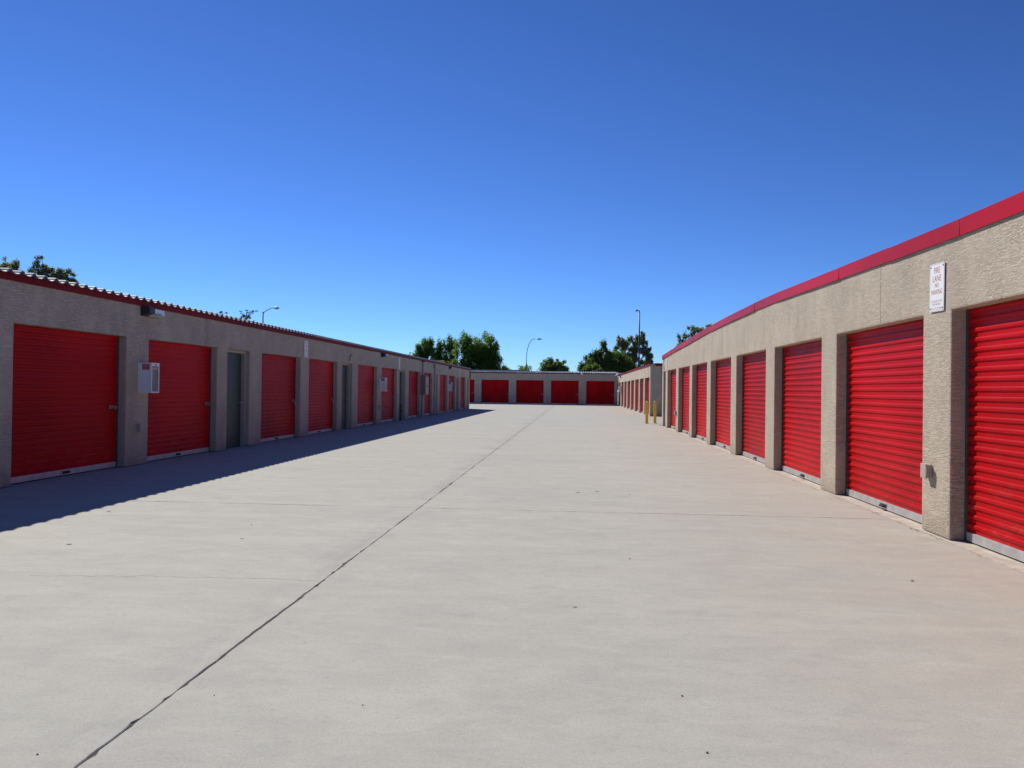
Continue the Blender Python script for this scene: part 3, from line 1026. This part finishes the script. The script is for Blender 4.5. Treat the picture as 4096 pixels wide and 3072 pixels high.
# ------------------------------------------------------------------ trees
def leaves(centers, radii, n, size, mat, name, parent, droop=0.0, elong=1.0, shellw=0.55):
    """n leaf quads spread through ellipsoid clumps"""
    centers, radii = np.array(centers, float), np.array(radii, float)
    vol = radii.prod(axis=1) ** 0.75
    idx = RNG.choice(len(centers), n, p=vol / vol.sum())
    d = RNG.normal(size=(n, 3))
    d /= np.linalg.norm(d, axis=1)[:, None]
    rr = RNG.random(n) ** shellw
    rr *= 1 + 0.22 * RNG.normal(size=n).clip(-1, 1.6)
    p = centers[idx] + d * rr[:, None] * radii[idx]
    if droop:
        p[:, 2] -= RNG.random(n) ** 2 * droop
    nrm = d * 0.5 + np.array([0, 0, 0.4]) + RNG.normal(size=(n, 3)) * 0.6
    nrm /= np.linalg.norm(nrm, axis=1)[:, None]
    a = RNG.normal(size=(n, 3))
    if droop:
        a[:, 2] = -abs(a[:, 2]) - 1.2
    a -= nrm * (a * nrm).sum(1)[:, None]
    a /= np.linalg.norm(a, axis=1)[:, None]
    b = np.cross(a, nrm)
    s_ = size * (0.6 + 0.8 * RNG.random(n))[:, None]
    v = np.empty((n, 4, 3))
    v[:, 0] = p - a * s_ * elong
    v[:, 1] = p + b * s_ * 0.5
    v[:, 2] = p + a * s_ * elong
    v[:, 3] = p - b * s_ * 0.5
    me = bpy.data.meshes.new(name)
    me.from_pydata(v.reshape(-1, 3).tolist(), [], np.arange(4 * n).reshape(n, 4).tolist())
    me.materials.append(MAT[mat])
    return link(name, me, parent)

def sub_clumps(lobes, per, spread, rmin, rmax):
    cs, rs = [], []
    for (cx, cy, cz, rx, ry, rz) in lobes:
        for _ in range(per):
            d = RNG.normal(size=3)
            d /= np.linalg.norm(d)
            k = spread * RNG.random() ** 0.45
            cs.append((cx + d[0] * rx * k, cy + d[1] * ry * k, cz + d[2] * rz * k))
            r_ = RNG.uniform(rmin, rmax)
            rs.append((r_ * rx, r_ * ry, r_ * rz * RNG.uniform(0.7, 1.0)))
    return cs, rs

def tree(label, base, lobes, n, size, mat, bark="bark", per=24, spread=0.92, rmin=0.22, rmax=0.46, trunk=0.22, droop=0.0, elong=1.0, name="tree", group="trees beyond the buildings"):
    """lobes in world metres relative to base: (x, y, z, rx, ry, rz)"""
    lift = base[2]                                  # raise the crown, keep the foot on the ground
    lobes = [(l[0], l[1], l[2] + lift, *l[3:]) for l in lobes]
    base, lift = (base[0], base[1], 0), 0.0
    s_ = empty(name, base)
    cs, rs = sub_clumps(lobes, per, spread, rmin, rmax)
    m = MB()
    zmin = min(l[2] - l[5] for l in lobes)
    fork = max(0.6, zmin * 0.8)
    m.tube([(0, 0, -0.05 - lift), (0.03, 0, fork * 0.5), (0, 0.02, fork)], [trunk * 1.25, trunk, trunk * 0.85], 9)
    for l in lobes:
        tip = Vector(l[:3])
        mid = Vector((tip.x * 0.45, tip.y * 0.45, fork + (tip.z - fork) * 0.55))
        m.tube([(0, 0, fork * 0.92), mid, tip], [trunk * 0.7, trunk * 0.45, trunk * 0.18], 7)
    m.build("trunk", bark, s_, smooth=True)
    br_ = MB()
    for c_ in cs:
        l = min(lobes, key=lambda q: (q[0] - c_[0]) ** 2 + (q[1] - c_[1]) ** 2 + (q[2] - c_[2]) ** 2)
        st = Vector(l[:3]) * 0.75 + Vector((0, 0, fork)) * 0.25
        br_.tube([st, (st + Vector(c_)) / 2 + Vector((0, 0, 0.1)), c_], [trunk * 0.16, trunk * 0.10, trunk * 0.05], 5, False)
    br_.build("branches", bark, s_)["kind"] = "stuff"
    cr_ = leaves(cs, rs, n, size, mat, "crown", s_, droop, elong)
    cr_["kind"] = "stuff"
    tag(s_, label, "tree" if name != "shrub" else "shrub", group)
    return s_

# cluster behind the far end of the left building
tree("leafy green tree, leftmost of the dense group behind the left building", (-19.3, 100, 0),
     [(-0.9, 0, 5.4, 1.1, 1.3, 2.0), (0.5, 0.3, 6.0, 1.2, 1.2, 2.1), (-1.3, -0.2, 4.2, 0.9, 0.9, 1.6), (1.15, 0, 4.9, 0.8, 0.9, 2.2), (0, 0, 4.0, 1.6, 1.2, 1.4)], 15000, 0.11, "leaf_green")
tree("leafy green tree, middle of the dense group behind the left building", (-16.3, 101, 0),
     [(-0.7, 0, 5.3, 0.95, 1.0, 2.2), (0.6, 0, 6.1, 1.05, 1.0, 2.3), (0.1, 0.3, 4.3, 1.5, 1.1, 1.5), (-1.2, 0, 6.2, 0.4, 0.5, 1.2)], 12000, 0.11, "leaf_green")
tree("biggest dark green tree standing left of the curved street lamp", (-12.0, 99, 0),
     [(-1.6, 0, 6.2, 1.4, 1.5, 2.3), (0.4, 0.2, 6.6, 1.8, 1.7, 2.2), (-1.7, 0, 4.2, 1.6, 1.4, 2.1), (1.0, 0, 4.6, 2.1, 1.8, 2.9), (2.5, 0, 3.4, 1.5, 1.3, 2.3), (3.1, 0, 2.6, 1.1, 1.0, 1.6), (-0.2, 0.5, 3.6, 2.6, 1.6, 2.4), (1.7, 0, 6.3, 1.0, 1.2, 1.9)],
     40000, 0.11, "leaf_green", trunk=0.32, per=26)
tree("bright green shrub showing over the far roof edge of the left building", (-15.2, 92, 0),
     [(-0.4, 0, 3.5, 1.2, 1.0, 1.25), (0.9, 0, 3.7, 1.0, 0.9, 1.2), (-1.7, 0, 3.2, 0.8, 0.8, 0.8)], 8000, 0.10, "leaf_green", trunk=0.12, name="shrub")
tree("small bush at left end of the dense tree group", (-21.6, 101, 0), [(0, 0, 3.4, 0.8, 0.7, 1.3)], 1800, 0.14, "leaf_green", trunk=0.10, name="shrub")
tree("small bush between the big dark tree and the palm", (-8.3, 102, 0), [(-0.2, 0, 3.0, 0.6, 0.6, 1.1), (0.4, 0, 2.9, 0.5, 0.5, 0.95)], 2200, 0.12, "leaf_green", trunk=0.10, name="shrub")
tree("round dark bushy tree alone above the far end building", (-2.55, 101, 0),
     [(0, 0, 4.1, 1.75, 1.5, 1.15), (-0.8, 0, 4.5, 1.0, 1.0, 0.9), (0.6, 0, 4.6, 1.1, 1.0, 0.9), (1.2, 0, 3.7, 0.8, 0.9, 0.9), (0, 0, 3.2, 1.6, 1.2, 0.9)], 15000, 0.10, "leaf_dense")
tree("low light green bush left of the round dark tree", (-4.1, 96, 0), [(0, 0, 2.7, 1.0, 0.7, 0.95), (0.8, 0, 2.6, 0.8, 0.6, 0.8)], 3200, 0.12, "leaf_green", trunk=0.08, name="shrub")
# mass left of the tall pole
tree("dark green dense tree left of the tallest lamp pole", (4.2, 108, 0),
     [(-0.6, 0, 6.2, 1.1, 1.0, 1.9), (-1.7, 0, 5.0, 1.3, 1.0, 1.7), (0.9, 0, 5.4, 1.7, 1.3, 1.6), (2.6, 0, 5.2, 1.8, 1.3, 1.6), (-2.8, 0, 3.7, 1.3, 1.0, 1.6), (0, 0, 3.8, 2.9, 1.5, 2.2), (3.2, 0, 3.6, 2.1, 1.3, 2.2), (-1.2, 0, 3.6, 2.0, 1.2, 1.8)],
     46000, 0.11, "leaf_dense", trunk=0.3, per=24)
tree("green bushy tree at left edge of the right-hand tree mass", (1.75, 104, 0),
     [(0, 0, 3.7, 0.85, 0.8, 1.5), (0.9, 0, 3.6, 1.0, 0.9, 1.7), (-0.5, 0, 3.2, 0.6, 0.6, 1.3)], 8000, 0.10, "leaf_dense", trunk=0.14)
tree("grey green shrub showing low above the far end roof", (1.2, 95, 0),
     [(-0.7, 0, 2.7, 0.8, 0.6, 0.85), (0.6, 0, 2.8, 1.0, 0.7, 1.0), (1.7, 0, 2.9, 0.9, 0.7, 1.1)], 3600, 0.11, "leaf_grey", trunk=0.08, name="shrub")
tree("tall airy gum tree behind the tallest lamp pole", (8.2, 116, 0),
     [(-1.2, 0, 8.2, 1.1, 1.2, 1.5), (1.1, 0, 8.7, 1.4, 1.2, 1.6), (0.7, 0, 6.9, 1.7, 1.3, 1.5), (-1.9, 0, 6.6, 1.0, 1.0, 1.3), (2.6, 0, 5.9, 1.1, 1.0, 1.6), (3.3, 0, 4.0, 1.3, 1.0, 1.0), (2.2, 0, 7.4, 0.8, 0.7, 0.6), (0.2, 0, 5.4, 2.0, 1.2, 1.2)],
     13000, 0.14, "leaf_gum", "bark_pale", per=16, spread=1.0, rmin=0.16, rmax=0.36, trunk=0.26, droop=0.45, elong=1.3)
tree("airy gum tree showing over the sunlit right roof", (13.2, 90, 0.45),
     [(-1.0, 0, 6.5, 0.85, 0.9, 1.3), (0.1, 0, 7.5, 0.85, 0.9, 0.95), (1.6, 0, 7.8, 1.25, 1.0, 0.65), (-1.4, 0, 5.6, 0.6, 0.7, 0.8), (0.7, 0, 6.3, 1.2, 1.0, 1.1)],
     4800, 0.11, "leaf_gum", "bark_pale", per=18, spread=1.0, rmin=0.18, rmax=0.36, trunk=0.22, droop=0.15, elong=1.2)
# above the left building
tree("airy gum tree over the near left roof, at the picture's left edge", (-29.75, 40, 0.35),
     [(-0.3, 0, 7.3, 0.5, 0.5, 0.6), (0.05, 0, 7.0, 0.5, 0.5, 0.5), (0.4, 0, 6.6, 0.4, 0.4, 0.35), (-0.6, 0, 6.6, 0.6, 0.5, 0.55)],
     5000, 0.055, "leaf_gum", "bark_pale", per=14, spread=1.0, rmin=0.22, rmax=0.42, trunk=0.14, elong=1.1)
tree("airy gum tree over the near left roof, right of its neighbour", (-27.75, 40.5, 0.3),
     [(-0.75, 0, 7.2, 0.5, 0.5, 0.65), (0.0, 0, 6.8, 0.55, 0.5, 0.65), (0.6, 0, 6.6, 0.6, 0.5, 0.55), (1.0, 0, 6.35, 0.4, 0.4, 0.4), (1.2, 0, 5.8, 0.45, 0.4, 0.4), (-0.3, 0, 6.1, 0.8, 0.5, 0.6)],
     10000, 0.055, "leaf_gum", "bark_pale", per=16, spread=1.0, rmin=0.22, rmax=0.42, trunk=0.16, elong=1.1)
tree("wispy palo verde tree over the left roof beside a street lamp", (-19.75, 46, 0),
     [(-0.7, 0, 5.25, 0.6, 0.5, 0.4), (0.0, 0, 5.35, 0.5, 0.4, 0.45), (0.3, 0, 5.8, 0.55, 0.3, 0.13), (-1.3, 0, 5.6, 0.4, 0.3, 0.25), (0.6, 0, 5.0, 0.4, 0.3, 0.4), (-0.2, 0, 4.8, 0.9, 0.6, 0.45)],
     2400, 0.045, "leaf_palo", "bark_pale", per=12, spread=1.05, rmin=0.14, rmax=0.34, trunk=0.10, elong=1.3)

# palm
pm = empty("palm_tree", (-6.75, 108, 0))
MB().tube([(0, 0, -0.05), (0.05, 0, 1.9), (0, 0, 4.0)], [0.22, 0.17, 0.15], 10).build("trunk", "bark", pm, smooth=True)
for k in range(17):
    a = 2 * math.pi * k / 17 + random.uniform(-0.15, 0.15)
    up = random.uniform(0.5, 1.5)
    Lf = random.uniform(1.2, 1.6)
    ms = MB()
    prev = None
    for j in range(13):
        q = j / 12
        r_ = Lf * q * (1 - 0.18 * q * q)
        z = 4.0 + up * math.sin(q * 1.6) * 0.9 - 1.5 * q ** 3.0 * (1.4 - up * 0.4)
        p = Vector((math.cos(a) * r_, math.sin(a) * r_, z))
        if prev is not None:
            d = (p - prev).normalized()
            sd_ = d.cross(Vector((0, 0, 1))).normalized()
            ln = 0.42 * (math.sin(math.pi * min(1, q * 0.9 + 0.12)) ** 0.7)
            for sg in (-1, 1):
                tip = p + sd_ * sg * ln * 0.8 + d * ln * 0.35 - Vector((0, 0, ln * 0.55))
                ms.add([tuple(prev), tuple(p), tuple(tip)], [(0, 1, 2)])
        prev = p
    ms.build("frond", "leaf_green", pm)
tag(pm, "small palm with arching fronds behind the curved street lamp", "palm")

# ------------------------------------------------------------------ buildings farther off
hs_ = empty("house", (-18.6, 90, 0))
MB().box(-3.5, 3.5, 0, 8, 0, 3.2).build("wall", "house_wall", hs_)
MB().add([(-3.9, -0.4, 3.2), (3.9, -0.4, 3.2), (3.9, 8.4, 3.2), (-3.9, 8.4, 3.2), (-3.2, 4, 4.75), (3.2, 4, 4.75)],
         [(0, 1, 5, 4), (1, 2, 5), (2, 3, 4, 5), (3, 0, 4), (0, 3, 2, 1)]).build("roof", "roof_brown", hs_)
tag(hs_, "low house with brown roof half hidden by the green trees", "house")
sh_ = empty("shed", (-9.6, 91, 0))
MB().box(-5.0, 4.4, 0, 5, 0, 3.0).build("wall", "house_wall", sh_)
MB().add([(-5.4, -0.3, 3.0), (5.2, -0.3, 3.0), (5.2, 5.3, 3.0), (-5.4, 5.3, 3.0), (-4.6, 2.5, 3.70), (4.3, 2.5, 3.70)],
         [(0, 1, 5, 4), (1, 2, 5), (2, 3, 4, 5), (3, 0, 4), (0, 3, 2, 1)]).build("roof", "roof_slate", sh_)
tag(sh_, "slate blue hipped roof just above the far end building", "shed")

# ------------------------------------------------------------------ litter on the concrete
def px(x, y):
    d = fw + cr * ((x - 2048) / (1720 * 4096 / 2212)) - cu * ((y - 1536) / (1720 * 4096 / 2212))
    tt = -1.33 / d.z
    return (d.x * tt, d.y * tt)

def pebble_mesh(seed):
    bm = bmesh.new()
    bmesh.ops.create_icosphere(bm, subdivisions=1, radius=1.0)
    rs_ = random.Random(seed)
    for v in bm.verts:
        v.co *= rs_.uniform(0.75, 1.15)
        v.co.z *= 0.55
    me = bpy.data.meshes.new("pebble")
    bm.to_mesh(me)
    bm.free()
    me.materials.append(MAT["pebble"])
    return me

pbm = [pebble_mesh(i) for i in range(4)]
for i, (x, y, s_) in enumerate(((1006, 2100, 0.014), (718, 2113, 0.007), (815, 1963, 0.010), (1785, 1949, 0.016), (857, 2782, 0.007), (1451, 2821, 0.008), (149, 3019, 0.010), (1222, 2570, 0.006),
                                (2728, 2785, 0.012), (2828, 3012, 0.012), (2519, 1978, 0.018), (3085, 1996, 0.012), (3322, 1999, 0.013))):
    s_ *= 0.5
    X, Y = px(x, y)
    o = link("pebble", pbm[i % 4], None, (X, Y, s_ * 0.45))
    o.scale = (s_, s_ * 0.8, s_)
    o.rotation_euler = (0, 0, random.uniform(0, 6))
    tag(o, "tiny dark pebble lying loose on the sunlit concrete", "pebble", "pebbles on the concrete")

def leaf_mesh(seed):
    rs_ = random.Random(seed)
    m = MB()
    n = 6
    top = []
    for i in range(n + 1):
        q = i / n
        wd = 0.32 * math.sin(math.pi * q) + 0.02
        z = 0.10 + 0.35 * (q - 0.5) ** 2 * rs_.uniform(0.8, 1.4)
        top += [(q * 2 - 1, -wd, z + 0.18), (q * 2 - 1, 0, z), (q * 2 - 1, wd, z + 0.2)]
    fs = []
    for i in range(n):
        for k in range(2):
            a = i * 3 + k
            fs.append((a, a + 1, a + 4, a + 3))
    bot = [(x_, y_, z_ - 0.03) for x_, y_, z_ in top]
    nv = len(top)
    m.add(top + bot, fs + [tuple(nv + k for k in f[::-1]) for f in fs])
    return m.mesh("dead_leaf", "leaf_dry")

lfm = [leaf_mesh(i) for i in range(3)]
for i, (x, y, s_) in enumerate(((3649, 2325, 0.024), (276, 2179, 0.028), (435, 2047, 0.026), (2312, 1971, 0.03), (2388, 1967, 0.03), (2300, 2430, 0.018), (2520, 2236, 0.016), (968, 2156, 0.02))):
    s_ *= 0.8
    X, Y = px(x, y)
    o = link("dead_leaf", lfm[i % 3], None, (X, Y, 0.001))
    o.scale = (s_, s_, s_ * 0.7)
    o.rotation_euler = (0, 0, random.uniform(-0.6, 0.6))
    tag(o, "tiny curled dead leaf lying on the sunlit concrete", "leaf", "dead leaves on the concrete")

# bits of leaf and grit blown against the foot of the sunlit wall
for k in range(16):
    yb = random.choice((7.62, 7.8, 8.0, 8.12, 10.85, 11.1, 11.3, 14.1, 14.5, 17.4, 9.2, 6.9, 12.4)) + random.uniform(-0.06, 0.06)
    o = link("dead_leaf", lfm[k % 3], None, (RX - random.uniform(0.045, 0.10), yb, 0.007))
    q = random.uniform(0.010, 0.020)
    o.scale = (q, q, q * 0.8)
    o.rotation_euler = (0, 0, random.uniform(0, 6.2))
    tag(o, "tiny dead leaf blown against the foot of the sunlit right wall", "leaf", "dead leaves along the right wall")
